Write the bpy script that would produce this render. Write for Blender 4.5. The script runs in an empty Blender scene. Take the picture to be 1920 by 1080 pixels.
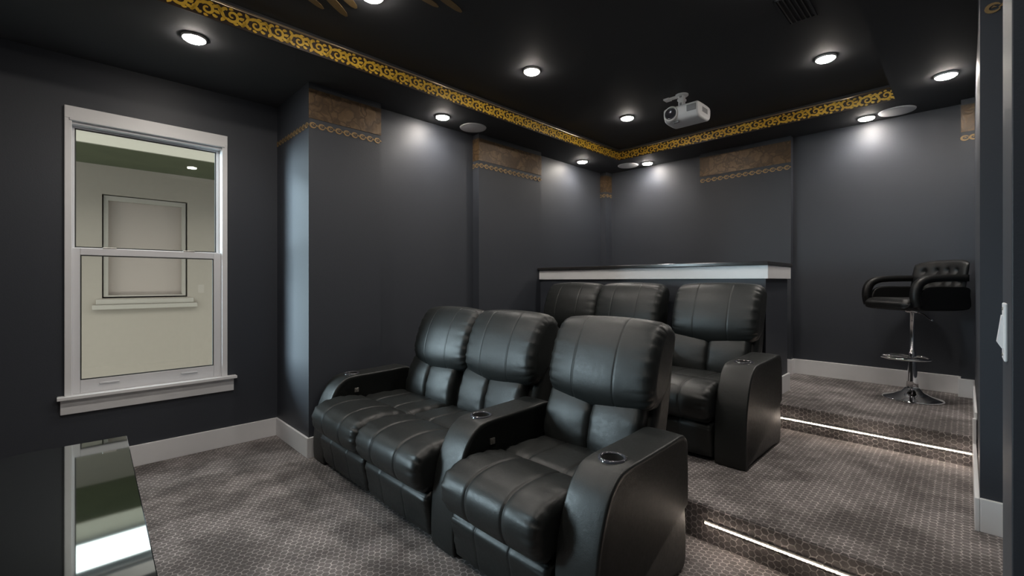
import bpy, bmesh, math, random
from mathutils import Vector, Matrix
random.seed(7)
PI = math.pi
SC = bpy.context.scene
COL = SC.collection

# ------------------------------------------------------------------ camera, sky, daylight, exposure
FPX, HZ, VP1 = 841.0, 528.0, 1812.0          # focal length (px), horizon row, vanishing point of +X, at 1920x1080
YAW = math.atan2(VP1 - 960.0, FPX)
CAM_Z = 1.25
cd = bpy.data.cameras.new('camera')
cam = bpy.data.objects.new('camera', cd); COL.objects.link(cam)
cd.sensor_width = 36.0; cd.lens = 36.0 * FPX / 1920.0
cd.shift_y = -(540.0 - HZ) / 1920.0
cd.clip_start = 0.02
cam.location = (0, 0, CAM_Z)
cam.rotation_euler = (PI / 2, 0, YAW - PI / 2)
SC.camera = cam

w = bpy.data.worlds.new('overcast_sky'); SC.world = w; w.use_nodes = True
w.node_tree.nodes['Background'].inputs[0].default_value = (0.93, 0.97, 1.0, 1)
w.node_tree.nodes['Background'].inputs[1].default_value = 4.4

sd = bpy.data.lights.new('daylight', 'SUN'); sd.energy = 23.0; sd.angle = math.radians(38); sd.color = (0.70, 0.86, 1.0)
sun = bpy.data.objects.new('daylight', sd); COL.objects.link(sun)
sun.location = (-6, 8, 5)
sun.rotation_euler = Vector((0.76, -0.58, -0.06)).to_track_quat('-Z', 'Y').to_euler()

SC.view_settings.view_transform = 'Standard'; SC.view_settings.look = 'None'
SC.view_settings.gamma = 1.0; SC.view_settings.use_curve_mapping = False
SC.view_settings.exposure = 0.0
LAMP = 185.0                                   # radiance of a downlight lens
SPOT = 13.0                                   # watts of a downlight's beam

# ------------------------------------------------------------------ node helpers and materials
class NT:
    def __init__(self, name):
        self.m = bpy.data.materials.new(name); self.m.use_nodes = True
        self.t = self.m.node_tree; self.b = self.t.nodes['Principled BSDF']
        self.out = self.t.nodes['Material Output']
    def n(self, typ, **kw):
        nd = self.t.nodes.new(typ)
        for k, v in kw.items(): setattr(nd, k, v)
        return nd
    def l(self, a, b): self.t.links.new(a, b)
    def val(self, sock, v):
        if hasattr(v, 'is_output'): self.l(v, sock)
        else: sock.default_value = v
    def math(self, op, a, b=None, c=None, clamp=False):
        nd = self.n('ShaderNodeMath', operation=op, use_clamp=clamp)
        self.val(nd.inputs[0], a)
        if b is not None: self.val(nd.inputs[1], b)
        if c is not None: self.val(nd.inputs[2], c)
        return nd.outputs[0]
    def vm(self, op, a, b=None, c=None, out=0):
        nd = self.n('ShaderNodeVectorMath', operation=op)
        self.val(nd.inputs[0], a)
        if b is not None: self.val(nd.inputs[1], b)
        if c is not None: self.val(nd.inputs[2], c)
        return nd.outputs[out]
    def coord(self): return self.n('ShaderNodeTexCoord').outputs['Object']
    def noise(self, vec, scale, detail=3, rough=0.55):
        nd = self.n('ShaderNodeTexNoise'); nd.inputs['Scale'].default_value = scale
        nd.inputs['Detail'].default_value = detail; nd.inputs['Roughness'].default_value = rough
        if vec is not None: self.l(vec, nd.inputs['Vector'])
        return nd.outputs[0]
    def mix(self, f, a, b):
        nd = self.n('ShaderNodeMix', data_type='RGBA')
        self.val(nd.inputs[0], f); self.val(nd.inputs[6], a); self.val(nd.inputs[7], b)
        return nd.outputs[2]
    def smooth(self, v, lo, hi, a=0.0, b=1.0):
        nd = self.n('ShaderNodeMapRange', interpolation_type='SMOOTHSTEP')
        self.val(nd.inputs[0], v); nd.inputs[1].default_value = lo; nd.inputs[2].default_value = hi
        nd.inputs[3].default_value = a; nd.inputs[4].default_value = b
        return nd.outputs[0]
    def bump(self, h, strength=0.3, dist=0.01):
        nd = self.n('ShaderNodeBump'); nd.inputs['Strength'].default_value = strength
        nd.inputs['Distance'].default_value = dist; self.l(h, nd.inputs['Height'])
        self.l(nd.outputs[0], self.b.inputs['Normal'])
def rgb(r, g, b): return (r, g, b, 1.0)
def plain(name, col, rough=0.5, metal=0.0, spec=0.5, var=0.06, scale=30.0, bump=0.0, coat=0.0):
    k = NT(name); c = k.coord(); nz = k.noise(c, scale, 4)
    lo = tuple(x * (1 - var) for x in col); hi = tuple(min(1, x * (1 + var)) for x in col)
    k.l(k.mix(nz, rgb(*lo), rgb(*hi)), k.b.inputs['Base Color'])
    k.b.inputs['Roughness'].default_value = rough; k.b.inputs['Metallic'].default_value = metal
    k.b.inputs['Specular IOR Level'].default_value = spec
    k.b.inputs['Coat Weight'].default_value = coat
    if bump: k.bump(nz, bump, 0.004)
    return k.m
def emit(name, col, strength):
    k = NT(name); k.b.inputs['Base Color'].default_value = rgb(0.8, 0.8, 0.8)
    k.b.inputs['Emission Color'].default_value = rgb(*col); k.b.inputs['Emission Strength'].default_value = strength
    return k.m
M = {}
M['wall'] = plain('charcoal_wall_paint', (0.038, 0.043, 0.054), 0.52, 0, 0.5, 0.05, 140, 0.12)
M['ceiling'] = plain('black_ceiling_paint', (0.056, 0.058, 0.063), 0.75, 0, 0.3, 0.05, 90, 0.08)
M['white'] = plain('white_trim_paint', (0.80, 0.80, 0.81), 0.42, 0, 0.5, 0.03, 12)
M['vinyl'] = plain('white_vinyl', (0.74, 0.74, 0.76), 0.4, 0, 0.5, 0.02, 12)
M['black'] = plain('black_plastic', (0.008, 0.008, 0.008), 0.35)
M['well'] = plain('cup_well_black', (0.004, 0.004, 0.004), 0.8, 0, 0.2)
M['gap_shade'] = plain('brown_gap_shade', (0.07, 0.06, 0.045), 0.8)
M['gasket'] = plain('dark_gasket', (0.03, 0.032, 0.03), 0.6)
M['chrome'] = plain('polished_chrome', (0.75, 0.75, 0.76), 0.08, 1.0, 0.5, 0.02)
M['steel'] = plain('brushed_latch', (0.35, 0.33, 0.3), 0.35, 0.8)
M['projector'] = plain('white_projector_shell', (0.86, 0.86, 0.87), 0.45, 0, 0.5, 0.02)
M['pgrey'] = plain('grey_vent_plastic', (0.30, 0.30, 0.31), 0.5)
M['lens_glass'] = plain('projector_lens', (0.05, 0.05, 0.06), 0.1, 0, 0.8, 0.02, 12, 0, 0.6)
M['speaker'] = plain('speaker_mesh', (0.88, 0.88, 0.89), 0.7, 0, 0.3, 0.08, 900, 0.4)
M['granite'] = plain('dark_stone', (0.03, 0.028, 0.028), 0.2, 0, 0.5, 0.6, 160)
M['lamp'] = emit('lamp_lens', (1.0, 0.92, 0.83), LAMP)
M['lamp_ring'] = plain('lamp_ring_white', (0.75, 0.74, 0.72), 0.4)
M['led'] = emit('led_diode', (1.0, 0.84, 0.70), 80.0)
M['led_lens'] = emit('led_strip_glow', (1.0, 0.84, 0.70), 0.75)
M['alu'] = plain('led_channel_alu', (0.5, 0.48, 0.45), 0.4, 0.6)

def leather():
    k = NT('black_leather'); c = k.coord()
    v = k.n('ShaderNodeTexVoronoi'); v.inputs['Scale'].default_value = 260; k.l(c, v.inputs['Vector'])
    big = k.noise(c, 9, 3); fine = k.noise(c, 60, 3)
    h = k.math('ADD', k.math('MULTIPLY', v.outputs[0], 0.12), k.math('ADD', k.math('MULTIPLY', big, 1.6), k.math('MULTIPLY', fine, 0.22)))
    k.l(k.mix(big, rgb(0.010, 0.0115, 0.0112), rgb(0.015, 0.017, 0.0165)), k.b.inputs['Base Color'])
    k.l(k.smooth(fine, 0.2, 0.8, 0.40, 0.49), k.b.inputs['Roughness'])
    k.b.inputs['Specular IOR Level'].default_value = 0.5
    k.bump(h, 0.22, 0.006)
    return k.m
M['leather'] = leather()
M['stool'] = plain('stool_vinyl', (0.006, 0.006, 0.006), 0.45, 0, 0.35, 0.2, 60, 0.15)

def carpet(name, riser=False):
    k = NT(name); c = k.coord(); s = 0.030
    if riser:
        sx = k.n('ShaderNodeSeparateXYZ'); k.l(c, sx.inputs[0])
        cb = k.n('ShaderNodeCombineXYZ'); k.l(sx.outputs[2], cb.inputs[0]); k.l(sx.outputs[1], cb.inputs[1])
        uv = cb.outputs[0]
    else:
        uv = k.vm('MULTIPLY', c, (1, 1, 0))
    wob = k.n('ShaderNodeTexNoise'); wob.inputs['Scale'].default_value = 40; k.l(c, wob.inputs['Vector'])
    uv = k.vm('ADD', uv, k.vm('SCALE', k.vm('SUBTRACT', wob.outputs[1], (0.5, 0.5, 0.5)), None))
    uv.node.inputs[1].links[0].from_node.inputs['Scale'].default_value = 0.010
    p = k.vm('MULTIPLY', uv, (1 / s, 1 / s, 0))
    hx = (0.5, math.sqrt(3) / 2, 0.5); nh = tuple(-x for x in hx)
    a = k.vm('WRAP', p, hx, nh)
    b = k.vm('WRAP', k.vm('SUBTRACT', p, (hx[0], hx[1], 0)), hx, nh)
    a = k.vm('MULTIPLY', a, (1, 1, 0)); b = k.vm('MULTIPLY', b, (1, 1, 0))
    la = k.vm('DOT_PRODUCT', a, a, out=1); lb = k.vm('DOT_PRODUCT', b, b, out=1)
    sel = k.math('LESS_THAN', lb, la)
    mx = k.n('ShaderNodeMix', data_type='VECTOR'); k.l(sel, mx.inputs[0]); k.l(a, mx.inputs[4]); k.l(b, mx.inputs[5])
    ab = k.vm('ABSOLUTE', mx.outputs[1])
    d1 = k.vm('DOT_PRODUCT', ab, (0.5, math.sqrt(3) / 2, 0), out=1)
    sp = k.n('ShaderNodeSeparateXYZ'); k.l(ab, sp.inputs[0])
    edge = k.math('SUBTRACT', 0.5, k.math('MAXIMUM', d1, sp.outputs[0]))
    line = k.smooth(edge, 0.03, 0.10, 1.0, 0.0)
    fib = k.noise(c, 420, 2); big = k.noise(c, 3.2, 4, 0.6); mid = k.noise(c, 30, 3)
    patch = k.smooth(big, 0.36, 0.66, 0.62, 1.35)
    line = k.math('MULTIPLY', line, k.smooth(mid, 0.3, 0.65, 0.25, 1.0))
    base = k.mix(fib, rgb(0.085, 0.077, 0.075), rgb(0.25, 0.230, 0.225))
    colr = k.mix(line, base, rgb(0.50, 0.455, 0.44))
    mul = k.n('ShaderNodeMix', data_type='RGBA', blend_type='MULTIPLY'); mul.inputs[0].default_value = 1.0
    k.l(colr, mul.inputs[6])
    cb2 = k.n('ShaderNodeCombineColor'); [k.l(patch, cb2.inputs[i]) for i in range(3)]
    k.l(cb2.outputs[0], mul.inputs[7]); k.l(mul.outputs[2], k.b.inputs['Base Color'])
    k.b.inputs['Roughness'].default_value = 0.95; k.b.inputs['Specular IOR Level'].default_value = 0.1
    k.bump(k.math('ADD', fib, k.math('MULTIPLY', line, 0.8)), 0.5, 0.006)
    return k.m
M['carpet'] = carpet('hexagon_carpet'); M['carpet_riser'] = carpet('hexagon_carpet_riser', True)

def gold_paper():
    k = NT('bronze_damask_paper'); c = k.coord()
    wv = k.n('ShaderNodeTexNoise'); wv.inputs['Scale'].default_value = 9; k.l(c, wv.inputs['Vector'])
    d = k.vm('ADD', c, k.vm('SCALE', wv.outputs[1], None)); d.node.inputs[1].links[0].from_node.inputs['Scale'].default_value = 0.16
    v = k.n('ShaderNodeTexVoronoi'); v.feature = 'DISTANCE_TO_EDGE'; v.inputs['Scale'].default_value = 11; k.l(d, v.inputs['Vector'])
    f = k.math('MULTIPLY', k.smooth(v.outputs[0], 0.0, 0.10), k.smooth(k.noise(d, 8, 2), 0.42, 0.52, 0.25, 1.0))
    n2 = k.noise(d, 26, 3)
    col = k.mix(f, rgb(0.070, 0.042, 0.021), k.mix(n2, rgb(0.075, 0.045, 0.022), rgb(0.19, 0.12, 0.058)))
    k.l(col, k.b.inputs['Base Color']); k.b.inputs['Roughness'].default_value = 0.4; k.b.inputs['Metallic'].default_value = 0.25
    k.bump(f, 0.2, 0.003)
    return k.m
M['gold_paper'] = gold_paper()
M['gold'] = plain('gilt_scroll', (1.0, 0.54, 0.065), 0.36, 0.0, 0.5, 0.25, 40, 0.1)
M['gold_dim'] = plain('dull_gilt', (0.30, 0.20, 0.09), 0.45, 0.3, 0.5, 0.25, 40, 0.1)
M['umber'] = plain('umber_band', (0.035, 0.020, 0.012), 0.5, 0, 0.5, 0.3, 40)
M['bead'] = plain('gilt_bead', (0.55, 0.42, 0.28), 0.25, 0.6)

def glass():
    k = NT('window_glass'); k.t.nodes.remove(k.b)
    tr = k.n('ShaderNodeBsdfTransparent'); tr.inputs[0].default_value = rgb(0.95, 0.98, 0.96)
    gl = k.n('ShaderNodeBsdfGlossy'); gl.inputs['Roughness'].default_value = 0.01
    fr = k.n('ShaderNodeFresnel'); k.l(k.math('ADD', k.math('MULTIPLY', k.n('ShaderNodeNewGeometry').outputs['Backfacing'], 1 / 1.5 - 1.5), 1.5), fr.inputs[0])
    mx = k.n('ShaderNodeMixShader'); k.l(fr.outputs[0], mx.inputs[0]); k.l(tr.outputs[0], mx.inputs[1]); k.l(gl.outputs[0], mx.inputs[2])
    k.l(mx.outputs[0], k.out.inputs[0])
    return k.m
M['glass'] = glass()
M['table'] = plain('black_mirror_glass', (0.40, 0.44, 0.43), 0.03, 1.0, 0.5, 0.01)
M['table_edge'] = plain('green_glass_edge', (0.10, 0.22, 0.18), 0.1, 0.0, 0.6, 0.1)
M['siding'] = plain('cream_stucco', (0.30, 0.25, 0.20), 0.85, 0, 0.2, 0.05, 25, 0.1)
M['nframe'] = plain('cream_window_trim', (0.33, 0.285, 0.235), 0.7, 0, 0.3, 0.03)
M['nblind'] = plain('pale_blind', (0.34, 0.275, 0.23), 0.8, 0, 0.2, 0.03)
M['eave'] = plain('olive_eave_boards', (0.085, 0.088, 0.05), 0.8, 0, 0.2, 0.2, 4)
M['fascia'] = plain('cream_fascia', (0.36, 0.32, 0.255), 0.7, 0, 0.2, 0.05)
M['roof'] = plain('grey_roof', (0.2, 0.19, 0.18), 0.9)
M['ground'] = plain('pale_gravel', (0.26, 0.275, 0.255), 0.95, 0, 0.1, 0.3, 40, 0.4)

# ------------------------------------------------------------------ object helpers
def link(name, me, mat=None, parent=None, loc=None):
    o = bpy.data.objects.new(name, me); COL.objects.link(o)
    if mat is not None and me is not None and not me.materials: me.materials.append(mat)
    if parent is not None: o.parent = parent
    if loc is not None: o.location = loc
    return o
def tag(o, label, cat, group=None):
    o['label'] = label; o['category'] = cat
    if group: o['group'] = group
    return o
def empty(name, loc, label, cat, group=None, rz=0.0):
    o = bpy.data.objects.new(name, None); COL.objects.link(o); o.location = loc; o.rotation_euler = (0, 0, rz)
    o.empty_display_size = 0.1
    return tag(o, label, cat, group)
def structure(o): o['kind'] = 'structure'; return o
def mesh(name, bm, smooth=False):
    bmesh.ops.recalc_face_normals(bm, faces=bm.faces[:])
    me = bpy.data.meshes.new(name); bm.to_mesh(me); bm.free()
    if smooth:
        for p in me.polygons: p.use_smooth = p.loop_total < 7
    return me
def box(bm, x0, x1, y0, y1, z0, z1, bev=0.0):
    vs = [bm.verts.new((x, y, z)) for x in (x0, x1) for y in (y0, y1) for z in (z0, z1)]
    fs = [bm.faces.new([vs[i] for i in q]) for q in ((0, 1, 3, 2), (4, 6, 7, 5), (0, 4, 5, 1), (2, 3, 7, 6), (0, 2, 6, 4), (1, 5, 7, 3))]
    if bev:
        es = list({e for f in fs for e in f.edges})
        bmesh.ops.bevel(bm, geom=es, offset=bev, segments=2, affect='EDGES', profile=0.5)
def boxes(name, lst, mat, parent=None, bev=0.0, loc=None):
    bm = bmesh.new()
    for b in lst: box(bm, *b, bev=bev)
    return link(name, mesh(name, bm), mat, parent, loc)
def lathe(bm, prof, seg=32, cx=0, cy=0):
    rings = []
    for r, z in prof:
        if r < 1e-6: rings.append([bm.verts.new((cx, cy, z))])
        else: rings.append([bm.verts.new((cx + r * math.cos(2 * PI * i / seg), cy + r * math.sin(2 * PI * i / seg), z)) for i in range(seg)])
    for A, B in zip(rings, rings[1:]):
        if len(A) == 1 and len(B) == 1: continue
        for i in range(seg):
            j = (i + 1) % seg
            if len(A) == 1: bm.faces.new((A[0], B[i], B[j]))
            elif len(B) == 1: bm.faces.new((A[i], A[j], B[0]))
            else: bm.faces.new((A[i], A[j], B[j], B[i]))
def lathed(name, prof, mat, parent=None, seg=32, loc=None):
    bm = bmesh.new(); lathe(bm, prof, seg); return link(name, mesh(name, bm, True), mat, parent, loc)
def tube(bm, pts, r, seg=10, closed=False):
    pts = [Vector(p) for p in pts]; n = len(pts); rings = []
    up = Vector((0, 0, 1))
    for i, p in enumerate(pts):
        a = pts[(i - 1) % n] if (closed or i > 0) else p
        b = pts[(i + 1) % n] if (closed or i < n - 1) else p
        t = (b - a).normalized(); s = t.cross(up)
        if s.length < 1e-3: s = t.cross(Vector((1, 0, 0)))
        s.normalize(); q = s.cross(t)
        rr = r[i] if isinstance(r, (list, tuple)) else r
        rings.append([bm.verts.new(p + (s * math.cos(2 * PI * k / seg) + q * math.sin(2 * PI * k / seg)) * rr) for k in range(seg)])
    for i in range(n if closed else n - 1):
        A, B = rings[i], rings[(i + 1) % n]
        for k in range(seg): bm.faces.new((A[k], A[(k + 1) % seg], B[(k + 1) % seg], B[k]))
    if not closed: bm.faces.new(rings[0]); bm.faces.new(rings[-1])
def catmull(ctrl, n, closed=True):
    P = [Vector(p) for p in ctrl]; m = len(P); out = []
    segs = m if closed else m - 1
    per = max(2, n // segs)
    for i in range(segs):
        p0, p1, p2, p3 = (P[(i - 1) % m], P[i], P[(i + 1) % m], P[(i + 2) % m]) if closed else (P[max(i - 1, 0)], P[i], P[i + 1], P[min(i + 2, m - 1)])
        for k in range(per):
            t = k / per
            out.append(0.5 * ((2 * p1) + (-p0 + p2) * t + (2 * p0 - 5 * p1 + 4 * p2 - p3) * t * t + (-p0 + 3 * p1 - 3 * p2 + p3) * t ** 3))
    if not closed: out.append(P[-1])
    return out
def soft(name, ctrl, y0, y1, mat, parent, r=0.04, seams=(), crown=0.0, gather=0.0, gk=9, warp=None, n=72, ny=26, seed=1, flat=False):
    """Padded block: a closed (x, z) profile swept along y, its ends rolled over by r."""
    prof = catmull([(a, b) for a, b in ctrl], n) if not flat else [Vector(p) for p in ctrl]
    N = len(prof)
    area = sum(prof[i].x * prof[(i + 1) % N].y - prof[(i + 1) % N].x * prof[i].y for i in range(N))
    nor = []
    for i in range(N):
        t = prof[(i + 1) % N] - prof[i - 1]
        q = Vector((t.y, -t.x)) if area > 0 else Vector((-t.y, t.x))
        nor.append(q.normalized() if q.length else q)
    st = []
    for k in range(7): st.append(r * (1 - math.cos(k / 6 * PI / 2)))
    L = y1 - y0; inner = [r + (L - 2 * r) * k / ny for k in range(1, ny)]
    ds = st + inner + [L - d for d in reversed(st)]
    for ys, *_ in seams:
        ds += [ys * L - 0.008, ys * L - 0.003, ys * L, ys * L + 0.003, ys * L + 0.008]
    ds = sorted(set(round(d, 5) for d in ds))
    rnd = random.Random(seed); ph = [rnd.uniform(0, 6.28) for _ in range(4)]
    bm = bmesh.new(); rings = []
    for d in ds:
        e = min(d, L - d); s = 2 * d / L - 1
        ins = 0.0
        if e < r: ins = r * (1 - math.sqrt(max(0.0, 1 - ((r - e) / r) ** 2)))
        off = -ins + crown * (1 - s * s)
        for ys, dep, wd in seams: off -= dep * math.exp(-((d - ys * L) / wd) ** 2)
        ring = []
        for i in range(N):
            t = i / N; g = 0.0
            if gather:
                side = 0 if s < 0 else 1
                fall = math.exp(-max(0, e - r * 0.35) / 0.035) * min(1, e / (r * 0.3 + 1e-6))
                g = gather * fall * (math.sin(2 * PI * gk * t + ph[side]) + 0.6 * math.sin(2 * PI * gk * 1.83 * t + ph[2 + side]))
            q = prof[i] + nor[i] * (off + g)
            x, z = q.x, q.y; y = y0 + d
            if warp: x, y, z = warp(x, y, z, s)
            ring.append(bm.verts.new((x, y, z)))
        rings.append(ring)
    for A, B in zip(rings, rings[1:]):
        for i in range(N):
            j = (i + 1) % N; bm.faces.new((A[i], A[j], B[j], B[i]))
    bm.faces.new(rings[0]); bm.faces.new(rings[-1])
    return link(name, mesh(name, bm, True), mat, parent)
def copy_tree(o, parent=None):
    c = o.copy(); COL.objects.link(c)
    if parent is not None: c.parent = parent
    for ch in list(o.children): copy_tree(ch, c)
    return c

# ------------------------------------------------------------------ room dimensions (x along the side walls, y towards the window wall)
Z1, Z2 = 0.175, 0.35                    # the two platforms
X1, X2 = 2.18, 3.73                     # their risers
YW = 3.956                              # window wall
YL, YP = 3.37, 3.281                    # left wall and the faces of its pilasters
XP0, XP1 = 1.21, 1.77                   # first pilaster
XB, XBP = 5.08, 5.00                    # rear wall, face of its pilasters
YR = -0.045                             # right wall
SOF, TRAY = 2.67, 2.80                  # soffit and raised tray
TX, TY, TR = 4.60, 2.87, 0.39           # tray edges: rear, left, right
XF = -2.6                               # front (screen) wall, behind the viewer
YN = -0.9                               # wall of the entry behind the viewer

# ------------------------------------------------------------------ floors and steps
structure(boxes('floor', [(XF, X1 + 0.02, YN, YW, -0.1, 0.0)], M['carpet']))
pl = structure(boxes('floor_middle_platform', [(X1, X2 + 0.02, YN, YL + 0.1, 0.0, Z1)], M['carpet'], bev=0.012))
structure(boxes('riser_lower', [(X1 - 0.004, X1 + 0.004, YN, YL, 0.0, Z1 - 0.008)], M['carpet_riser'], pl))
pu = structure(boxes('floor_upper_platform', [(X2, XB + 0.1, YN, YL + 0.1, 0.0, Z2)], M['carpet'], bev=0.012))
structure(boxes('riser_upper', [(X2 - 0.004, X2 + 0.004, YN, YL, Z1, Z2 - 0.008)], M['carpet_riser'], pu))

# ------------------------------------------------------------------ walls
WX0, WX1, WZ0, WZ1 = 0.012, 0.82, 0.535, 2.29            # window opening
T = 0.11
wall_left = structure(boxes('wall_left', [
    (XF, WX0 - 1.9, YW, YW + T, 0, 3.0), (WX1 - 1.9, WX0, YW, YW + T, 0, 3.0), (WX0 - 1.9, WX1 - 1.9, YW, YW + T, 0, WZ0), (WX0 - 1.9, WX1 - 1.9, YW, YW + T, WZ1, 3.0), (WX1, XP0 + 0.2, YW, YW + T, 0, 3.0),
    (WX0, WX1, YW, YW + T, 0, WZ0), (WX0, WX1, YW, YW + T, WZ1, 3.0),
    (XP0 + 0.012, XB + T, YL, YW + T + 0.01, 0, 3.0)], M['wall']))
wall_back = structure(boxes('wall_back', [(XB, XB + T, YN - T, YL + T, 0, 3.0)], M['wall']))
wall_right = structure(boxes('wall_right', [
    (2.83, XB, YN, YR, 0, 3.0),                          # beside the platforms
    (1.265, 1.56, YN, -0.06, 0, 3.0),                    # stub with the switch
    (XF, XB, YN - T, YN, 0, 3.0)], M['wall'], bev=0.002))
structure(boxes('wall_front', [(XF - T, XF, YN - T, YW + T, 0, 3.0)], M['wall']))

def links_chain(parent, p0, p1, nrm, n):
    """The small linked-ring border printed under each bronze panel: one raised link per repeat."""
    p0, p1, nrm = Vector(p0), Vector(p1), Vector(nrm)
    u = (p1 - p0).normalized(); step = (p1 - p0).length / n; up = Vector((0, 0, 1))
    R = 0.017
    bm = bmesh.new()
    def strip(pts, wd):
        prev = None
        for i, (a, b) in enumerate(pts):
            a0, b0 = pts[max(i - 1, 0)]; a1, b1 = pts[min(i + 1, len(pts) - 1)]
            tx, tz = a1 - a0, b1 - b0; L = math.hypot(tx, tz) or 1
            q = (-tz / L * wd[i], tx / L * wd[i])
            vs = [bm.verts.new((a + q[0], b + q[1], 0.0)), bm.verts.new((a - q[0], b - q[1], 0.0))]
            if prev: bm.faces.new((prev[0], vs[0], vs[1], prev[1]))
            prev = vs
    K = 12
    strip([(R * 1.25 * math.cos(0.5 + i / K * 5.3), R * math.sin(0.5 + i / K * 5.3)) for i in range(K + 1)], [0.0022 + 0.0045 * math.sin(PI * i / K) for i in range(K + 1)])
    strip([(R * 0.9, -0.004), (R * 1.5, 0.004), (step * 0.5 + 0.004, -0.003)], [0.002, 0.006, 0.002])
    strip([(-R * 0.4, 0.0), (0, 0.005), (R * 0.5, 0.0)], [0.001, 0.004, 0.001])
    ext = bmesh.ops.extrude_face_region(bm, geom=bm.faces[:])
    bmesh.ops.translate(bm, verts=[v for v in ext['geom'] if isinstance(v, bmesh.types.BMVert)], vec=(0, 0, 0.003))
    me = mesh('ring_link', bm); me.materials.append(M['gold_dim'])
    mat = Matrix((u, up, nrm)).transposed().to_4x4()
    for i in range(n):
        o = link('ring_link', me, None, parent)
        o.matrix_local = Matrix.Translation(p0 + u * step * (i + 0.5) + nrm * 0.0003) @ mat
GZ0, GZ1, BZ = 2.415, 2.625, 2.367
def pilaster(wall, x0, x1, y0, y1, faces, nm='pilaster'):
    p = boxes(nm, [(x0, x1, y0, y1, 0, SOF + 0.02)], M['wall'], wall)
    for f in faces:
        bare = f.endswith('!'); f = f[:2]
        if f == '-y': b = (x0, x1, y0 - 0.003, y0 + 0.001); a, c, nrm = (x0, y0, BZ), (x1, y0, BZ), (0, -1, 0)
        if f == '-x': b = (x0 - 0.003, x0 + 0.001, y0, y1); a, c, nrm = (x0, y1, BZ), (x0, y0, BZ), (-1, 0, 0)
        if f == '+y': b = (x0, x1, y1 - 0.001, y1 + 0.003); a, c, nrm = (x1, y1, BZ), (x0, y1, BZ), (0, 1, 0)
        if not bare: boxes('bronze_panel', [(*b, GZ0, GZ1)], M['gold_paper'], p)
        L = (Vector(c) - Vector(a)).length
        links_chain(p, a, c, nrm, max(1, round(L / 0.0625)))
    return p
pilaster(wall_left, XP0, XP1, YP, YW + 0.01, ['-y', '-x!'])
pilaster(wall_left, 2.793, 3.69, YP, YL + 0.02, ['-y', '-x'])
pilaster(wall_left, XBP - 0.05, XB + 0.02, YP - 0.0, YL + 0.02, ['-y', '-x'])
pilaster(wall_back, XBP, XB + 0.02, 1.20, 2.085, ['-x'])
pilaster(wall_back, XBP - 0.04, XB + 0.02, YR - 0.02, 0.03, ['-x'])
rp = boxes('pilaster', [(2.80, 3.3, YR - 0.6, YR + 0.004, 0, SOF + 0.02)], M['wall'], wall_right)
boxes('bronze_panel', [(2.797, 2.801, YR - 0.4, YR + 0.004, 2.465, GZ1)], M['gold_paper'], rp)
links_chain(rp, (2.80, YR + 0.004, 2.415), (2.80, YR - 0.24, 2.415), (-1, 0, 0), 3)

# ceiling: soffit ring and raised tray
ceiling = structure(boxes('ceiling', [
    (XF, XB + T, TY, YW + T, SOF, SOF + 0.25), (TX, XB + T, TR, TY, SOF, SOF + 0.25),
    (XF, XB + T, YN - T, TR, SOF, SOF + 0.25), (XF - T, -1.9, TR, TY, SOF, SOF + 0.25),
    (-1.9, TX, TR, TY, TRAY, TRAY + 0.12)], M['ceiling']))

# baseboards
BH, BT = 0.143, 0.016
def base(name, lst): return structure(boxes(name, lst, M['white'], bev=0.003))
base('baseboard_left', [(XF, XP0, YW - BT, YW, 0, BH), (XP0 - BT, XP0, YP - BT, YW - BT, 0, BH), (XP0, XP1 + BT, YP - BT, YP, 0, BH)])
base('baseboard_back', [(XB - BT, XB, 0.03, 1.2, Z2, Z2 + BH), (XBP - BT, XBP, 1.2 - BT, 2.085, Z2, Z2 + BH), (XBP, XB, 1.2 - BT, 1.2, Z2, Z2 + BH),
                        (XBP - 0.04 - BT, XBP - 0.04, YR, 0.03 + BT, Z2, Z2 + BH), (XBP - 0.04, XB, 0.03, 0.03 + BT, Z2, Z2 + BH)])
base('baseboard_right', [(2.80 - BT, X2 - 0.01, YR + 0.004, YR + 0.02, Z1, Z1 + BH), (2.80 - BT, 2.80, YR - 0.4, YR + 0.004, Z1, Z1 + BH),
                         (X2 - 0.03, X2 + 0.0, YR + 0.004, YR + 0.02, Z1, Z2 + 0.11), (X2, XBP - 0.06, YR, YR + 0.012, Z2, Z2 + BH)])

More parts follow.
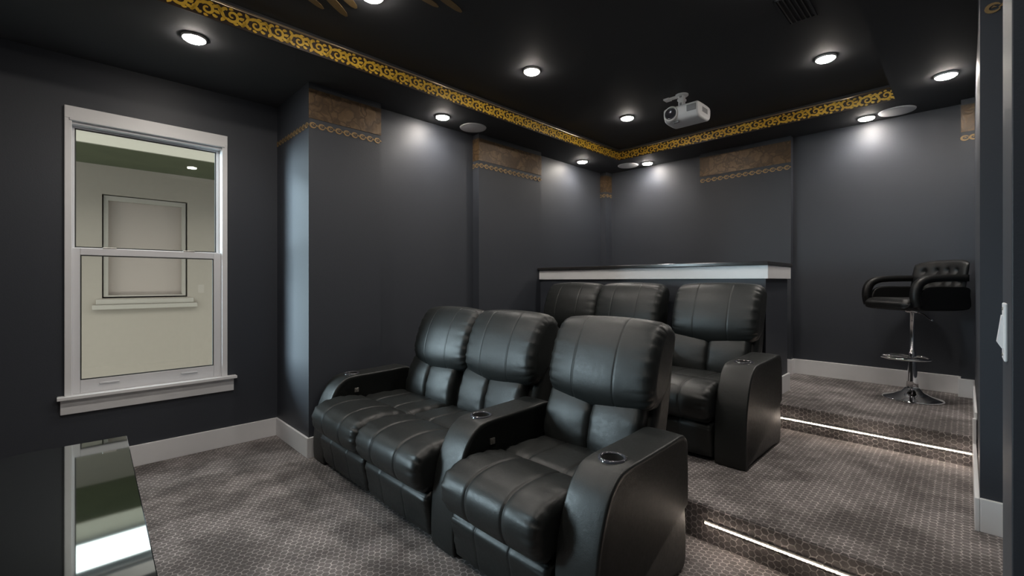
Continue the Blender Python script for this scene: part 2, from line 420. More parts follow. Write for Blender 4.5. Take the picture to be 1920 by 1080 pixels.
# ------------------------------------------------------------------ gilt scroll border round the tray
def scroll_mesh(flip):
    bm = bmesh.new(); H = 0.046
    def strip(pts, wd):
        prev = None; n = len(pts)
        for i, (a, b) in enumerate(pts):
            a0, b0 = pts[max(i - 1, 0)]; a1, b1 = pts[min(i + 1, n - 1)]
            tx, tz = a1 - a0, b1 - b0; L = math.hypot(tx, tz) or 1
            q = (-tz / L * wd[i], tx / L * wd[i])
            vs = [bm.verts.new((a + q[0], (b + q[1]) * flip, 0)), bm.verts.new((a - q[0], (b - q[1]) * flip, 0))]
            if prev: bm.faces.new((prev[0], vs[0], vs[1], prev[1]))
            prev = vs
    def leaf(x, z, ang, L, wd, curl=0.6):
        pts = []; ws = []; a = ang
        for i in range(6):
            t = i / 5; pts.append((x, z)); ws.append(1.3 * wd * math.sin(PI * (0.12 + 0.85 * t)) + 0.0006)
            x += math.cos(a) * L / 5; z += math.sin(a) * L / 5; a += curl / 5
        strip(pts, ws)
    K = 20                                               # main volute
    pts = []; ws = []
    for i in range(K + 1):
        t = i / K; a = -2.4 + t * 7.6; r = 0.034 * (1 - 0.80 * t)
        pts.append((0.004 + r * math.cos(a), 0.003 + r * math.sin(a))); ws.append(0.0085 * (1 - 0.55 * t))
    strip(pts, ws)
    strip([(-0.066, 0.036), (-0.052, 0.020), (-0.044, 0.0), (-0.036, -0.018), (-0.021, -0.021)], [0.004, 0.007, 0.0085, 0.008, 0.006])
    for x, z, a, L, wd, c in [(-0.046, 0.004, 2.5, 0.030, 0.0065, -1.2), (-0.050, 0.016, 0.6, 0.030, 0.006, 1.0), (-0.030, -0.022, 3.6, 0.030, 0.0065, 0.9),
                              (0.030, 0.022, 0.9, 0.026, 0.006, -1.6), (0.036, 0.004, -0.2, 0.028, 0.0065, 1.2), (0.030, -0.016, -0.8, 0.030, 0.0065, 1.4),
                              (-0.012, 0.034, 0.6, 0.022, 0.005, -0.9), (0.008, -0.033, -0.3, 0.026, 0.005, 0.7), (-0.022, 0.026, 2.2, 0.020, 0.005, 1.0), (0.046, -0.034, 0.2, 0.02, 0.005, 0.9)]:
        leaf(x, z, a, L, wd, c)
    for v in bm.verts: v.co.y = max(-H, min(H, v.co.y))
    ext = bmesh.ops.extrude_face_region(bm, geom=bm.faces[:])
    bmesh.ops.translate(bm, verts=[v for v in ext['geom'] if isinstance(v, bmesh.types.BMVert)], vec=(0, 0, 0.004))
    me = mesh('scroll', bm); me.materials.append(M['gold']); return me
SCR = [scroll_mesh(1), scroll_mesh(-1)]
def border(name, p0, p1, nrm, band):
    b = structure(boxes(name, [band], M['umber']))
    p0, p1, nrm = Vector(p0), Vector(p1), Vector(nrm); u = (p1 - p0).normalized(); L = (p1 - p0).length
    n = round(L / 0.118); step = L / n
    mat = Matrix((u, Vector((0, 0, 1)), nrm)).transposed().to_4x4()
    for i in range(n):
        o = link('scroll', SCR[i % 2], None, b)
        o.matrix_local = Matrix.Translation(p0 + u * step * (i + 0.5) + nrm * 0.0042) @ mat
    bm = bmesh.new(); off = nrm * 0.006 + Vector((0, 0, 0.055))
    tube(bm, [p0 + off, p1 + off], 0.006, 8); link('bead_moulding', mesh('bead_moulding', bm, True), M['bead'], b)
ZT = SOF + 0.05
border('trim_1', (-0.6, TY, ZT), (TX, TY, ZT), (0, -1, 0), (-1.9, TX, TY - 0.004, TY + 0.004, SOF, SOF + 0.102))
border('trim_2', (TX, TY, ZT), (TX, TR, ZT), (-1, 0, 0), (TX - 0.004, TX + 0.004, TR, TY, SOF, SOF + 0.102))

# ------------------------------------------------------------------ window
win = bpy.data.objects.new('window_1', None); COL.objects.link(win); win.location = (0.416, YW, 0.5); structure(win)
def wb(name, lst, mat='white', parent=win, bev=0.003):
    ox, oy, oz = (0.416, YW, 0.5)
    o = boxes(name, [(a - ox, b - ox, c - oy, d - oy, e - oz, f - oz) for a, b, c, d, e, f in lst], M[mat], parent, bev)
    return o
wb('casing', [(-0.022, 0.012, YW - 0.018, YW + 0.004, 0.52, 2.285)])
wb('casing', [(0.82, 0.855, YW - 0.018, YW + 0.004, 0.52, 2.285)])
wb('head_casing', [(-0.022, 0.855, YW - 0.020, YW + 0.004, 2.275, 2.352)])
wb('head_stop', [(0.0, 0.835, YW - 0.026, YW + 0.004, 2.262, 2.278)])
wb('stool', [(-0.055, 0.912, YW - 0.055, YW + 0.10, 0.515, 0.536)])
wb('apron', [(-0.040, 0.897, YW - 0.018, YW + 0.002, 0.420, 0.516)])
wb('jamb', [(0.002, 0.013, YW, YW + 0.09, 0.535, 2.28)], 'vinyl')
wb('jamb', [(0.816, 0.832, YW, YW + 0.09, 0.535, 2.28)], 'vinyl')
wb('head_jamb', [(0.012, 0.82, YW, YW + 0.09, 2.245, 2.295)], 'vinyl')
def sash(name, x0, x1, z0, z1, y, rails):
    l, r, b, t = rails
    s = wb(name, [(x0, x0 + l, y, y + 0.03, z0, z1), (x1 - r, x1, y, y + 0.03, z0, z1),
                  (x0 + l, x1 - r, y, y + 0.03, z0, z0 + b), (x0 + l, x1 - r, y, y + 0.03, z1 - t, z1)], 'vinyl')
    ox, oy, oz = (0.416, YW, 0.5)
    boxes('pane', [(x0 + l - 0.004 - ox, x1 - r + 0.004 - ox, y + 0.013 - oy, y + 0.017 - oy, z0 + b - 0.004 - oz, z1 - t + 0.004 - oz)], M['glass'], s)
    g = 0.006
    bm = bmesh.new()
    for bb in [(x0 + l, x0 + l + g, z0 + b, z1 - t), (x1 - r - g, x1 - r, z0 + b, z1 - t), (x0 + l, x1 - r, z0 + b, z0 + b + g), (x0 + l, x1 - r, z1 - t - g, z1 - t)]:
        box(bm, bb[0] - ox, bb[1] - ox, y + 0.0015 - oy, y + 0.013 - oy, bb[2] - oz, bb[3] - oz)
    link('glazing_gasket', mesh('gasket', bm), M['gasket'], s)
    return s
sash('upper_sash', 0.011, 0.819, 1.44, 2.25, YW + 0.048, (0.014, 0.026, 0.03, 0.018))
ls = sash('lower_sash', 0.012, 0.818, 0.536, 1.465, YW + 0.012, (0.038, 0.047, 0.085, 0.045))
for x in (0.19, 0.62):
    wb('sash_lock', [(x - 0.035, x + 0.035, YW + 0.014, YW + 0.040, 1.465, 1.474)], 'steel')
    wb('lift_handle', [(x - 0.05, x + 0.05, YW + 0.002, YW + 0.014, 0.585, 0.595)], 'vinyl')

win_added = copy_tree(win); win_added.name = 'window_added'; win_added.location.x -= 1.9          # unseen copy added to bring more daylight in, left of the view

# ------------------------------------------------------------------ the neighbouring house seen through the window
NY = 6.5
house = empty('house', (0.6, NY, 0), 'cream stucco house with olive eave seen through the window', 'house')
def hb(name, lst, mat, parent=house, bev=0.0):
    return boxes(name, [(a - 0.6, b - 0.6, c - NY, d - NY, e, f) for a, b, c, d, e, f in lst], M[mat], parent, bev)
hb('house_wall', [(-2.0, 0.25, NY, NY + 0.2, -0.6, 2.5), (1.0, 7, NY, NY + 0.2, -0.6, 2.5), (0.25, 1.0, NY, NY + 0.2, -0.6, 1.07), (0.25, 1.0, NY, NY + 0.2, 2.19, 2.5)], 'siding')
hw = hb('window_frame', [(0.262, 0.30, NY + 0.02, NY + 0.08, 1.085, 2.18), (0.95, 0.985, NY + 0.02, NY + 0.08, 1.085, 2.18), (0.30, 0.95, NY + 0.02, NY + 0.08, 1.085, 1.10), (0.30, 0.95, NY + 0.02, NY + 0.08, 2.13, 2.18)], 'nframe')
hb('blind', [(0.27, 0.975, NY + 0.085, NY + 0.095, 1.1, 2.17)], 'nblind', hw)
hb('shadow_gap', [(0.25, 1.0, NY + 0.19, NY + 0.21, 1.07, 2.19)], 'gap_shade', hw)  # backing sheet with the shade around the frame put into its brown
hb('window_sill', [(0.17, 1.09, NY - 0.05, NY + 0.02, 0.95, 1.0), (0.20, 1.06, NY - 0.02, NY + 0.02, 1.0, 1.06)], 'nframe', hw, 0.006)
hb('eave', [(-2.0, 7, NY - 0.97, NY + 0.2, 2.50, 2.53)], 'eave')
hb('fascia', [(-2.0, 7, NY - 1.0, NY - 0.97, 2.49, 2.66)], 'fascia')
bm = bmesh.new()
vs = [bm.verts.new(p) for p in [(-2.7, -1.04, 2.66), (6.4, -1.04, 2.66), (6.4, 3.0, 4.2), (-2.7, 3.0, 4.2), (-2.7, 3.0, 2.8), (6.4, 3.0, 2.8)]]
for q in ((0, 1, 2, 3), (0, 4, 5, 1), (3, 2, 5, 4), (0, 3, 4), (1, 5, 2)): bm.faces.new([vs[i] for i in q])
link('roof', mesh('roof', bm), M['roof'], house)
structure(boxes('ground', [(-14, 14, YW + T + 0.012, 16, -0.75, -0.6)], M['ground']))

# ------------------------------------------------------------------ three-seat recliner row
ARMS = [(0.855, 1.03), (1.618, 1.79), (3.062, 3.235)]
BACKS = [(0.998, 1.602), (1.732, 2.325), (2.335, 2.935)]
SEATS = [(1.034, 1.614), (1.794, 2.424), (2.428, 3.058)]
def arm_profile(o=0.0):
    return [(0.0 - o, 0.02), (-0.004 - o, 0.15), (0.010 - o, 0.30), (0.040 - o, 0.41), (0.080 - o * .8, 0.495 + o * .6), (0.125, 0.545 + o), (0.19, 0.566 + o),
            (0.33, 0.570 + o), (0.50, 0.574 + o), (0.62, 0.578 + o), (0.658 + o * .6, 0.565 + o * .6), (0.672 + o, 0.52), (0.676 + o, 0.30), (0.676 + o, 0.02)]
def cut_hole(o, cutter):
    md = o.modifiers.new('hole', 'BOOLEAN'); md.operation = 'DIFFERENCE'; md.object = cutter; md.solver = 'EXACT'
    bpy.context.view_layer.update()
    me = bpy.data.meshes.new_from_object(o.evaluated_get(bpy.context.evaluated_depsgraph_get()))
    o.modifiers.clear(); o.data = me
def make_row():
    root = empty('recliner_row', (1.24, 0, 0), 'three-seat black leather recliner row on the lower carpet, nearest the window', 'recliner sofa', 'rows of black leather recliners')
    for a0, a1 in ARMS:
        arm = soft('armrest', [(x, z) for x, z in arm_profile(0.0)] + [(0.5, 0.012), (0.2, 0.012)], a0 + 0.004, a1 - 0.004, M['leather'], root, r=0.022, n=112, ny=8)
        outer = arm_profile(0.012)[0:13]; inner = [(x + (0.012 if x < 0.3 else -0.012), z - (0.014 if z > 0.4 else 0)) for x, z in arm_profile(0.0)[0:13]]
        soft('arm_pad', outer + inner[::-1], a0 - 0.002, a1 + 0.002, M['leather'], arm, r=0.010, n=156, ny=8, crown=0.003)
        c = (0.225, (a0 + a1) / 2, 0.583)
        cup = lathed('cup_holder', [(0.040, -0.030), (0.0415, 0.002), (0.047, 0.006), (0.053, 0.004), (0.055, -0.006), (0.054, -0.03)], M['lens_glass'], arm, 36, c)
        lathed('cup_well', [(0.0, -0.066), (0.0405, -0.066), (0.0408, -0.002), (0.0400, -0.002), (0.0395, -0.064), (0.0, -0.064)], M['well'], arm, 36, c)
        cb = bmesh.new(); lathe(cb, [(0.0, -0.07), (0.041, -0.07), (0.041, 0.05), (0.0, 0.05)], 36); cut = link('cutter', mesh('cutter', cb), None, None, (c[0] + 1.24, c[1], c[2]))
        cut_hole(arm, cut); cut_hole(arm.children[0], cut); bpy.data.objects.remove(cut)
    for i, (s0, s1) in enumerate(SEATS):
        sm = [(0.30, 0.006, 0.006), (0.68, 0.006, 0.006)]
        soft('seat_cushion', [(0.02, 0.235), (-0.045, 0.245), (-0.088, 0.285), (-0.105, 0.345), (-0.092, 0.405), (-0.04, 0.445), (0.05, 0.462), (0.15, 0.458), (0.235, 0.442),
                      (0.262, 0.424), (0.30, 0.436), (0.42, 0.438), (0.58, 0.425), (0.62, 0.36), (0.55, 0.27), (0.3, 0.24)], s0 + 0.002, s1 - 0.002, M['leather'], root,
             r=0.045, seams=sm, crown=0.004, gather=0.0035, gk=17, n=128, ny=24, seed=11 + i)
        soft('footrest', [(0.05, 0.035), (0.0, 0.03), (-0.018, 0.06), (-0.030, 0.13), (-0.042, 0.19), (-0.036, 0.218), (-0.010, 0.238), (0.05, 0.240), (0.07, 0.14)], s0 + 0.006, s1 - 0.006, M['leather'], root,
             r=0.022, seams=[(0.34, 0.003, 0.005), (0.70, 0.003, 0.005)], crown=0.004, gather=0.0015, gk=9, n=72, ny=20, seed=21 + i)
        h0, h1 = BACKS[i]
        bk = soft('backrest', [(0.585, 0.20), (0.585, 0.45), (0.665, 0.72), (0.735, 0.96), (0.775, 1.005), (0.835, 0.985), (0.845, 0.90), (0.805, 0.66), (0.745, 0.42), (0.725, 0.20)],
                  h0 + 0.008, h1 - 0.008, M['leather'], root, r=0.045, n=80, ny=18)
        bk.location.x = 0.045
        mid = (s0 + s1) / 2 - (0.02 if i else 0.008)
        for h, (l0, l1) in enumerate(((max(s0, h0) + 0.006, mid + 0.004), (mid - 0.004, (1.602, 2.352, 2.985)[i]))):
            soft('lumbar_panel', [(0.585, 0.37), (0.533, 0.385), (0.517, 0.45), (0.532, 0.54), (0.565, 0.63), (0.61, 0.69), (0.68, 0.70), (0.69, 0.60), (0.63, 0.44)], l0, l1, M['leather'], bk,
                 r=0.034, crown=0.010, gather=0.0022, gk=8, n=72, ny=16, seed=31 + 2 * i + h)
        def sag(x, y, z, s):
            k = max(0.0, min(1.0, (0.80 - z) / 0.16))
            t = max(0.0, min(1.0, (z - 0.93) / 0.12))
            c = 1 - s * s
            return x - 0.010 * c * (1 - t), y, z - 0.045 * k * c - 0.012 * t * (s ** 4)
        soft('head_cushion', [(0.655, 0.668), (0.598, 0.675), (0.566, 0.72), (0.564, 0.78), (0.588, 0.87), (0.625, 0.96), (0.668, 1.025), (0.715, 1.054), (0.775, 1.050), (0.822, 1.015), (0.828, 0.95), (0.79, 0.84), (0.73, 0.72)],
             h0 - 0.012, h1 + 0.006, M['leather'], bk, r=0.050, seams=[(0.31, 0.0022, 0.004), (0.70, 0.0022, 0.004)], crown=0.012, gather=0.0030, gk=19, warp=sag, n=104, ny=24, seed=51 + i)
    for y in (1.6135, 3.0575):
        boxes('recline_latch', [(0.205, 0.235, y - 0.004, y + 0.006, 0.462, 0.492), (0.213, 0.222, y - 0.009, y, 0.468, 0.486)], M['steel'], root, 0.002)
    boxes('base_frame', [(0.06, 0.66, ARMS[0][0] + 0.02, ARMS[2][1] - 0.02, 0.0, 0.22)], M['black'], root)
    return root
row1 = make_row()
row2 = copy_tree(row1)
row2.location = (2.72, 0.015, Z1)
row2['label'] = 'three-seat black leather recliner row on the raised platform in front of the bar'

# ------------------------------------------------------------------ bar behind the second row
BX0, BX1, BY0 = 3.675, 4.245, 1.045
bar = empty('bar_counter', (BX0, BY0, Z2), 'black bar with white band and dark counter top behind the rear recliners', 'bar')
def bb(name, lst, mat, bev=0.0, parent=bar):
    return boxes(name, [(a - BX0, b - BX0, c - BY0, d - BY0, e - Z2, f - Z2) for a, b, c, d, e, f in lst], M[mat], parent, bev)
bb('bar_body', [(BX0, BX1, BY0, YP - 0.002, Z2, 1.28), (BX0, X2 - 0.005, BY0, YP - 0.002, Z1 + 0.002, Z2)], 'wall')
bb('white_band', [(BX0 - 0.022, BX1 + 0.015, BY0 - 0.022, YP - 0.002, 1.272, 1.372)], 'white', 0.003)
bb('counter_top', [(BX0 - 0.05, BX1 + 0.03, BY0 - 0.03, YP - 0.002, 1.373, 1.400)], 'granite', 0.004)
bb('baseboard', [(X2 + 0.02, BX1 + BT, BY0 - BT, BY0, Z2 + 0.001, Z2 + BH)], 'white', 0.003)

# ------------------------------------------------------------------ LED strips let into the risers
def led(x, y0, y1, z, label):
    t = empty('led_strip', (x, (y0 + y1) / 2, z), label, 'led strip', 'led strips in the step risers')
    h = (y1 - y0) / 2
    boxes('channel', [(-0.006, 0.004, -h, h, -0.009, 0.009)], M['alu'], t)
    boxes('diffuser', [(-0.0085, -0.006, -h + 0.003, h - 0.003, -0.0045, 0.0045)], M['led_lens'], t)
    bm = bmesh.new(); n = int((y1 - y0) / 0.0165)
    for i in range(n):
        y = -h + (i + 0.5) * 2 * h / n; box(bm, -0.0115, -0.0085, y - 0.0025, y + 0.0025, -0.002, 0.002)
    d = link('diodes', mesh('diodes', bm), M['led'], t); d['kind'] = 'stuff'
led(X1 - 0.004, YN + 0.02, 0.885, 0.095, 'glowing warm LED strip in the lower step riser nearest the camera')
led(X2 - 0.004, YR + 0.02, 1.04, Z1 + 0.076, 'glowing warm LED strip in the upper step riser below the bar stool')

# ------------------------------------------------------------------ bar stool
def make_stool():
    t = empty('bar_stool', (4.62, 0.285, Z2), 'black tufted bar stool with arms on a chrome pedestal by the rear wall', 'bar stool', None, math.radians(135))
    # local +x is the way the sitter faces
    lathed('pedestal_base', [(0.0, 0.0), (0.195, 0.0), (0.198, 0.006), (0.185, 0.012), (0.12, 0.030), (0.07, 0.055), (0.045, 0.085), (0.0, 0.085)], M['chrome'], t, 48)
    lathed('pole', [(0.0, 0.07), (0.040, 0.075), (0.036, 0.14), (0.030, 0.24), (0.026, 0.34), (0.0245, 0.36), (0.0165, 0.365), (0.0165, 0.66), (0.05, 0.665), (0.06, 0.685), (0.0, 0.69)], M['chrome'], t, 32)
    bm = bmesh.new(); ring = [(0.055 + 0.155 * math.cos(a * 2 * PI / 40), 0.155 * math.sin(a * 2 * PI / 40), 0.318) for a in range(40)]
    tube(bm, ring, 0.0095, 8, True)
    for sgn in (-1, 1): tube(bm, [(0.02, 0.022 * sgn, 0.318), (0.09, 0.09 * sgn, 0.318), (0.15, 0.12 * sgn, 0.318)], 0.008, 8)
    link('foot_ring', mesh('foot_ring', bm, True), M['chrome'], t)
    bm = bmesh.new(); tube(bm, [(0.0, 0.02, 0.67), (-0.01, 0.09, 0.655), (-0.005, 0.15, 0.62), (0.0, 0.18, 0.615)], 0.005, 8)
    link('lift_lever', mesh('lift_lever', bm, True), M['chrome'], t)
    soft('seat', [(-0.20, 0.69), (-0.21, 0.73), (-0.18, 0.77), (0.0, 0.772), (0.18, 0.774), (0.235, 0.75), (0.24, 0.715), (0.21, 0.69), (0.0, 0.685)], -0.222, 0.222, M['stool'], t, r=0.06, n=72, crown=0.004)
    # arms: flat bent bands rising from the seat front and running back to the backrest
    for sgn in (-1, 1):
        path = [(0.17, 0.72), (0.185, 0.78), (0.180, 0.84), (0.150, 0.89), (0.09, 0.915), (0.02, 0.922), (-0.08, 0.925), (-0.20, 0.925)]
        pts = catmull(path, 48, False); bm = bmesh.new(); prev = None
        for i, p in enumerate(pts):
            a = pts[max(i - 1, 0)]; b = pts[min(i + 1, len(pts) - 1)]; tt = (b - a).normalized(); q = Vector((-tt.y, tt.x)) * 0.024
            y0, y1 = sgn * 0.212, sgn * 0.262
            ringv = [bm.verts.new(v) for v in ((p.x + q.x, y0, p.y + q.y), (p.x + q.x, y1, p.y + q.y), (p.x - q.x, y1, p.y - q.y), (p.x - q.x, y0, p.y - q.y))]
            if prev:
                for k in range(4): bm.faces.new((prev[k], prev[(k + 1) % 4], ringv[(k + 1) % 4], ringv[k]))
            else: bm.faces.new(ringv)
            prev = ringv
        bm.faces.new(prev)
        bmesh.ops.bevel(bm, geom=[e for e in bm.edges if e.calc_face_angle(0) > 0.9], offset=0.008, segments=2, affect='EDGES')
        arm = link('armrest', mesh('armrest', bm, True), M['stool'], t)
        soft('side_panel', [(-0.22, 0.70), (-0.23, 0.80), (-0.22, 0.855), (-0.10, 0.862), (0.04, 0.862), (0.12, 0.845), (0.155, 0.79), (0.16, 0.72), (0.13, 0.69), (0.0, 0.69)], min(sgn * 0.215, sgn * 0.245), max(sgn * 0.215, sgn * 0.245), M['stool'], arm, r=0.012, n=48, ny=4)
    # tufted backrest
    bm = bmesh.new(); nu, nv = 60, 30; grid = []
    btn = [(u, v) for r_, v in enumerate((0.25, 0.5, 0.75)) for u in ([0.2, 0.4, 0.6, 0.8] if r_ % 2 == 0 else [0.1, 0.3, 0.5, 0.7, 0.9])]
    for side in (0, 1):
        g = []
        for j in range(nv + 1):
            rowv = []
            for i in range(nu + 1):
                u, v = i / nu, j / nv
                y = (u - 0.5) * 0.47; z = 0.73 + v * 0.335
                e = (1 - abs(2 * u - 1) ** 6) * (1 - abs(2 * v - 1) ** 6)
                x = -0.225 - 0.06 * v + 0.10 * (2 * u - 1) ** 2 * 0.55
                if side == 0:
                    d = min(math.hypot((u - bu) * 0.47, (v - bv) * 0.335) for bu, bv in btn)
                    x += 0.038 * math.sqrt(max(e, 0)) - 0.022 * math.exp(-(d / 0.016) ** 2) - 0.008 * math.exp(-(d / 0.035) ** 2)
                else: x -= 0.022 * math.sqrt(max(e, 0))
                z -= 0.03 * abs(2 * u - 1) ** 4 * v
                rowv.append(bm.verts.new((x, y, z)))
            g.append(rowv)
        grid.append(g)
        for j in range(nv):
            for i in range(nu): bm.faces.new((g[j][i], g[j][i + 1], g[j + 1][i + 1], g[j + 1][i]))
    bmesh.ops.remove_doubles(bm, verts=bm.verts[:], dist=0.0005)
    bk = link('backrest', mesh('backrest', bm, True), M['stool'], t)
    bme = None
    for bu, bv in btn:
        if bme is None:
            b2 = bmesh.new(); lathe(b2, [(0.0, 0.004), (0.005, 0.0035), (0.007, 0.0), (0.0, -0.002)], 12); bme = mesh('tuft_button', b2, True); bme.materials.append(M['stool'])
        o = link('tuft_button', bme, None, bk, (-0.225 - 0.06 * bv + 0.055 * (2 * bu - 1) ** 2 + 0.010, (bu - 0.5) * 0.47, 0.73 + bv * 0.335)); o.rotation_euler = (0, PI / 2, 0)
    return t
st = make_stool(); st.scale = (0.94, 0.94, 1.0); st.location = (4.61, 0.292, Z2)

# ------------------------------------------------------------------ projector on its ceiling mount
def make_projector():
    t = empty('projector', (3.62, 1.66, TRAY), 'white projector with round lens hanging from the ceiling mount', 'projector')
    lathed('ceiling_plate', [(0.0, 0.0), (0.052, 0.0), (0.052, -0.008), (0.045, -0.014), (0.0, -0.014)], M['projector'], t, 28)
    boxes('ceiling_bracket', [(-0.02, 0.02, -0.03, 0.13, -0.012, 0.0), (-0.03, 0.03, 0.10, 0.15, -0.014, 0.0)], M['projector'], t, 0.002)
    bm = bmesh.new()
    box(bm, -0.022, 0.022, -0.022, 0.022, -0.125, -0.010, 0.004); box(bm, -0.028, 0.028, -0.028, 0.028, -0.055, -0.035, 0.004)
    s = link('stem', mesh('stem', bm), M['projector'], t)
    boxes('stem_slot', [(-0.0235, -0.021, -0.010, 0.010, -0.028, -0.014)], M['pgrey'], s)
    boxes('stem_slot', [(-0.0235, -0.021, -0.009, 0.009, -0.100, -0.070)], M['pgrey'], s)
    prof = [(-0.125, -0.135), (-0.135, -0.165), (-0.125, -0.215), (-0.09, -0.245), (0.02, -0.250), (0.09, -0.240), (0.12, -0.205), (0.12, -0.145), (0.08, -0.125), (-0.08, -0.125)]
    body = soft('body', prof, -0.190, 0.098, M['projector'], t, r=0.020, n=80, ny=6)
    boxes('front_grille', [(-0.139, -0.130, -0.175, -0.100, -0.200, -0.150)], M['pgrey'], body, 0.004)
    boxes('side_vent', [(-0.05, 0.05, -0.1915, -0.188, -0.200, -0.160)], M['pgrey'], body, 0.001)
    boxes('front_foot', [(-0.105, -0.085, -0.02, 0.025, -0.256, -0.24)], M['pgrey'], body, 0.003)
    lb = bmesh.new(); lathe(lb, [(0.0, 0.012), (0.022, 0.008), (0.026, 0.012), (0.040, 0.014), (0.043, 0.018), (0.047, 0.012), (0.047, -0.01), (0.0, -0.01)], 36)
    o = link('lens', mesh('lens', lb, True), M['lens_glass'], body, (-0.132, 0.030, -0.185)); o.rotation_euler = (0, -PI / 2, 0)
    lb = bmesh.new(); lathe(lb, [(0.047, -0.01), (0.047, 0.010), (0.055, 0.012), (0.060, 0.004), (0.060, -0.01)], 36)
    o = link('lens_ring', mesh('lens_ring', lb, True), M['projector'], body, (-0.132, 0.030, -0.185)); o.rotation_euler = (0, -PI / 2, 0)
    return t
make_projector()

# ------------------------------------------------------------------ recessed downlights and ceiling speakers
b1 = bmesh.new(); lathe(b1, [(0.0555, -0.010), (0.058, -0.0125), (0.0605, -0.010), (0.063, -0.001), (0.063, 0.002), (0.0555, 0.002)], 40)
RING = mesh('trim_ring', b1, True); RING.materials.append(M['lamp_ring'])
b1 = bmesh.new(); lathe(b1, [(0.0, -0.0225), (0.03, -0.022), (0.047, -0.0200), (0.054, -0.0150), (0.0555, -0.006), (0.0, -0.003)], 40)
LENS = mesh('lens', b1, True); LENS.materials.append(M['lamp'])
BEAM = bpy.data.lights.new('beam', 'SPOT'); BEAM.energy = SPOT; BEAM.color = (1.0, 0.95, 0.90)
BEAM.spot_size = math.radians(146); BEAM.spot_blend = 0.6; BEAM.shadow_soft_size = 0.04
def downlight(x, y, z, label):
    t = empty('downlight', (x, y, z), label, 'ceiling light', 'recessed ceiling downlights')
    link('trim_ring', RING, None, t); link('lens', LENS, None, t)
    o = bpy.data.objects.new('beam', BEAM); COL.objects.link(o); o.parent = t; o.location = (0, 0, -0.027)
for x, y, z, lab in [
    (0.517, 3.154, SOF, 'round recessed downlight in the soffit above the window'),
    (2.282, 3.160, SOF, 'round recessed downlight in the soffit beside the round speaker on the left wall side'),
    (4.302, 3.178, SOF, 'small recessed downlight in the soffit just left of the rear left corner'),
    (4.913, 2.675, SOF, 'recessed downlight in the rear soffit just right of the gold border corner'),
    (4.906, 0.606, SOF, 'recessed downlight touching the large round speaker at the right end of the gold border'),
    (4.282, 0.098, SOF, 'recessed downlight in the right soffit nearest the right wall'),
    (2.416, 2.241, TRAY, 'recessed downlight near the middle of the raised black ceiling'),
    (3.747, 2.248, TRAY, 'recessed downlight in the raised ceiling left of the projector'),
    (3.725, 0.684, TRAY, 'recessed downlight in the raised ceiling above the right end of the gold border'),
    (1.165, 2.255, TRAY, 'recessed downlight at the top edge of the picture among gold leaves'),
    (2.416, 0.684, TRAY, 'recessed downlight overhead just above the top edge of the picture by the vent'),
    (-0.10, 2.25, TRAY, 'recessed downlight overhead at the front of the room above the glass table'),
    (-0.10, 0.684, TRAY, 'recessed downlight overhead behind the viewer'),
    (1.18, 0.684, TRAY, 'recessed downlight overhead in front of the front recliners')]:
    downlight(x, y, z, lab)
b1 = bmesh.new(); lathe(b1, [(0.0, -0.010), (0.06, -0.0095), (0.105, -0.007), (0.112, -0.006), (0.0, -0.004)], 48)
GR = mesh('grille', b1, True); GR.materials.append(M['speaker'])
b1 = bmesh.new(); lathe(b1, [(0.111, -0.007), (0.118, -0.008), (0.122, -0.003), (0.122, 0.002), (0.111, 0.002)], 48)
SR = mesh('rim', b1, True); SR.materials.append(M['projector'])
for x, y, lab in [(2.648, 3.193, 'round grey ceiling speaker in the left soffit'), (4.86, 2.905, 'round grey ceiling speaker partly hidden at the rear left corner'), (4.896, 0.405, 'round grey ceiling speaker at the right end of the rear soffit')]:
    t = empty('ceiling_speaker', (x, y, SOF), lab, 'speaker', 'round ceiling speakers')
    link('grille', GR, None, t); link('rim', SR, None, t)

# ------------------------------------------------------------------ ceiling vent and gold leaves of the raised ceiling
vent = empty('ceiling_vent', (2.93, 0.68, TRAY), 'dark slotted air vent in the raised ceiling', 'vent')
boxes('frame', [(-0.16, 0.16, 0.062, 0.074, -0.006, 0), (-0.16, 0.16, -0.074, -0.062, -0.006, 0), (-0.16, -0.148, -0.074, 0.074, -0.006, 0), (0.148, 0.16, -0.074, 0.074, -0.006, 0)], M['ceiling'], vent, 0.001)
sl = bmesh.new(); box(sl, -0.148, 0.148, -0.004, 0.004, -0.009, -0.001); SLM = mesh('slat', sl); SLM.materials.append(plain('vent_slat_grey', (0.05, 0.05, 0.052), 0.4))
for y in (-0.048, -0.024, 0.0, 0.024, 0.048):
    o = link('slat', SLM, None, vent, (0, y, 0)); o.rotation_euler = (math.radians(25), 0, 0)
med = empty('ceiling_stencil', (1.1, 2.3, TRAY), 'gold painted leaves on the raised ceiling around a downlight', 'ceiling ornament')
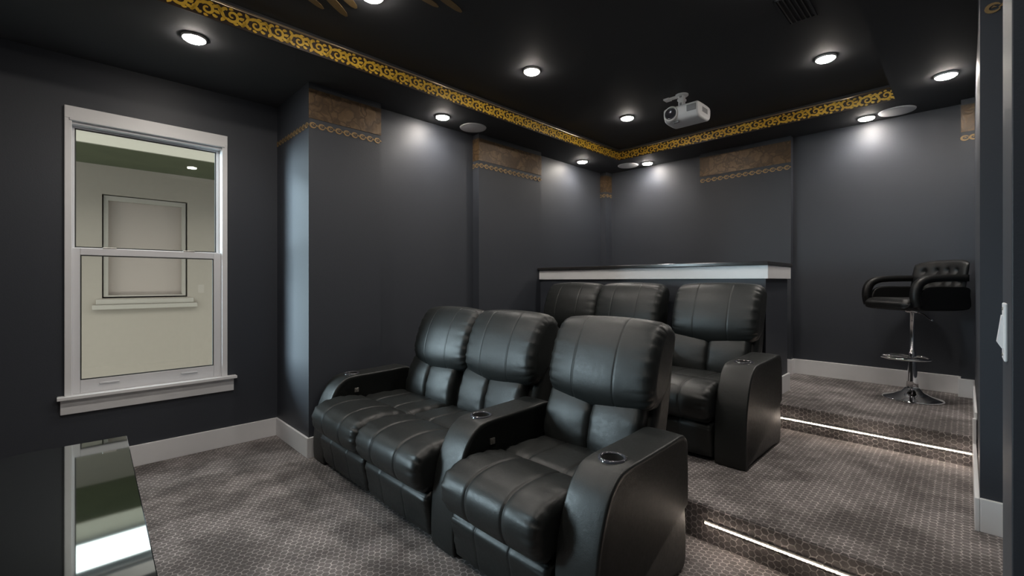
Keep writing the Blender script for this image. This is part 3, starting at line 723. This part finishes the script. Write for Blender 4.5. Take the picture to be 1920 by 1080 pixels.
for (ax, ay), (tx, ty), wd in [((0.82, 2.46), (1.026, 2.565), 0.022), ((0.95, 2.40), (1.152, 2.541), 0.026), ((1.00, 2.33), (1.157, 2.428), 0.026), ((1.28, 2.07), (1.48, 2.092), 0.022), ((1.36, 1.99), (1.603, 2.038), 0.024)]:
    a = Vector((ax, ay)); b = Vector((tx, ty)); u = (b - a).normalized(); q = Vector((-u.y, u.x)); L = (b - a).length
    bm = bmesh.new(); top = []; bot = []
    for k in range(9):
        s = k / 8; wv = wd * (0.35 + 0.65 * math.sin(PI * min(1, 0.15 + s * 0.75))) * (1 if s < 0.93 else 0.45)
        p = a + u * L * s
        top.append(bm.verts.new((p.x + q.x * wv - 1.1, p.y + q.y * wv - 2.3, -0.0005))); bot.append(bm.verts.new((p.x - q.x * wv - 1.1, p.y - q.y * wv - 2.3, -0.0005)))
    for k in range(8): bm.faces.new((top[k], top[k + 1], bot[k + 1], bot[k]))
    ext = bmesh.ops.extrude_face_region(bm, geom=bm.faces[:]); bmesh.ops.translate(bm, verts=[v for v in ext['geom'] if isinstance(v, bmesh.types.BMVert)], vec=(0, 0, -0.003))
    link('leaf', mesh('leaf', bm), M['gold_dim'], med)

# ------------------------------------------------------------------ wall switch on the stub by the entry
sw = empty('light_switch', (1.40, -0.06, 1.145), 'white light switch on the dark wall edge at the far right', 'light switch')
boxes('plate', [(-0.036, 0.036, 0.0, 0.006, -0.060, 0.060)], M['vinyl'], sw, 0.0025)
bm = bmesh.new()
pr = [(-0.034, 0.006), (0.034, 0.006), (0.034, 0.0085), (-0.022, 0.0150), (-0.034, 0.0085)]
f0 = [bm.verts.new((-0.017, y, z)) for z, y in pr]; f1 = [bm.verts.new((0.017, y, z)) for z, y in pr]
bm.faces.new(f0); bm.faces.new(f1)
for i in range(5): bm.faces.new((f0[i], f0[(i + 1) % 5], f1[(i + 1) % 5], f1[i]))
link('rocker', mesh('rocker', bm), M['vinyl'], sw)
for z in (-0.048, 0.048):
    sb = bmesh.new(); lathe(sb, [(0.0, 0.0018), (0.003, 0.001), (0.0035, 0.0), (0, 0)], 12)
    o = link('screw', mesh('screw', sb, True), M['steel'], sw, (0, 0.006, z)); o.rotation_euler = (-PI / 2, 0, 0)

# ------------------------------------------------------------------ mirror-topped table in the near left corner
tab = empty('glass_table', (-0.07, 1.15, 0), 'black mirror-topped narrow table in the near left corner reflecting the window', 'table')
bm = bmesh.new()
poly = [(0.120, 1.725), (-0.095, 1.735), (-0.26, 1.57), (-0.26, 0.55), (0.088, 0.55)]
lo = [bm.verts.new((x + 0.07, y - 1.15, 0.785)) for x, y in poly]; hi = [bm.verts.new((x + 0.07, y - 1.15, 0.80)) for x, y in poly]
bm.faces.new(lo); bm.faces.new(hi)
for i in range(5): bm.faces.new((lo[i], lo[(i + 1) % 5], hi[(i + 1) % 5], hi[i]))
bmesh.ops.bevel(bm, geom=bm.edges[:], offset=0.0015, segments=1, affect='EDGES')
link('table_top', mesh('table_top', bm), M['table'], tab)
boxes('apron_frame', [(-0.14, 0.11, -0.52, 0.44, 0.72, 0.784)], M['black'], tab, 0.004)
for lx, ly in ((-0.12, -0.50), (0.09, -0.50), (-0.12, 0.42), (0.09, 0.42)):
    boxes('leg', [(lx - 0.02, lx + 0.02, ly - 0.02, ly + 0.02, 0.0, 0.722)], M['black'], tab, 0.003)
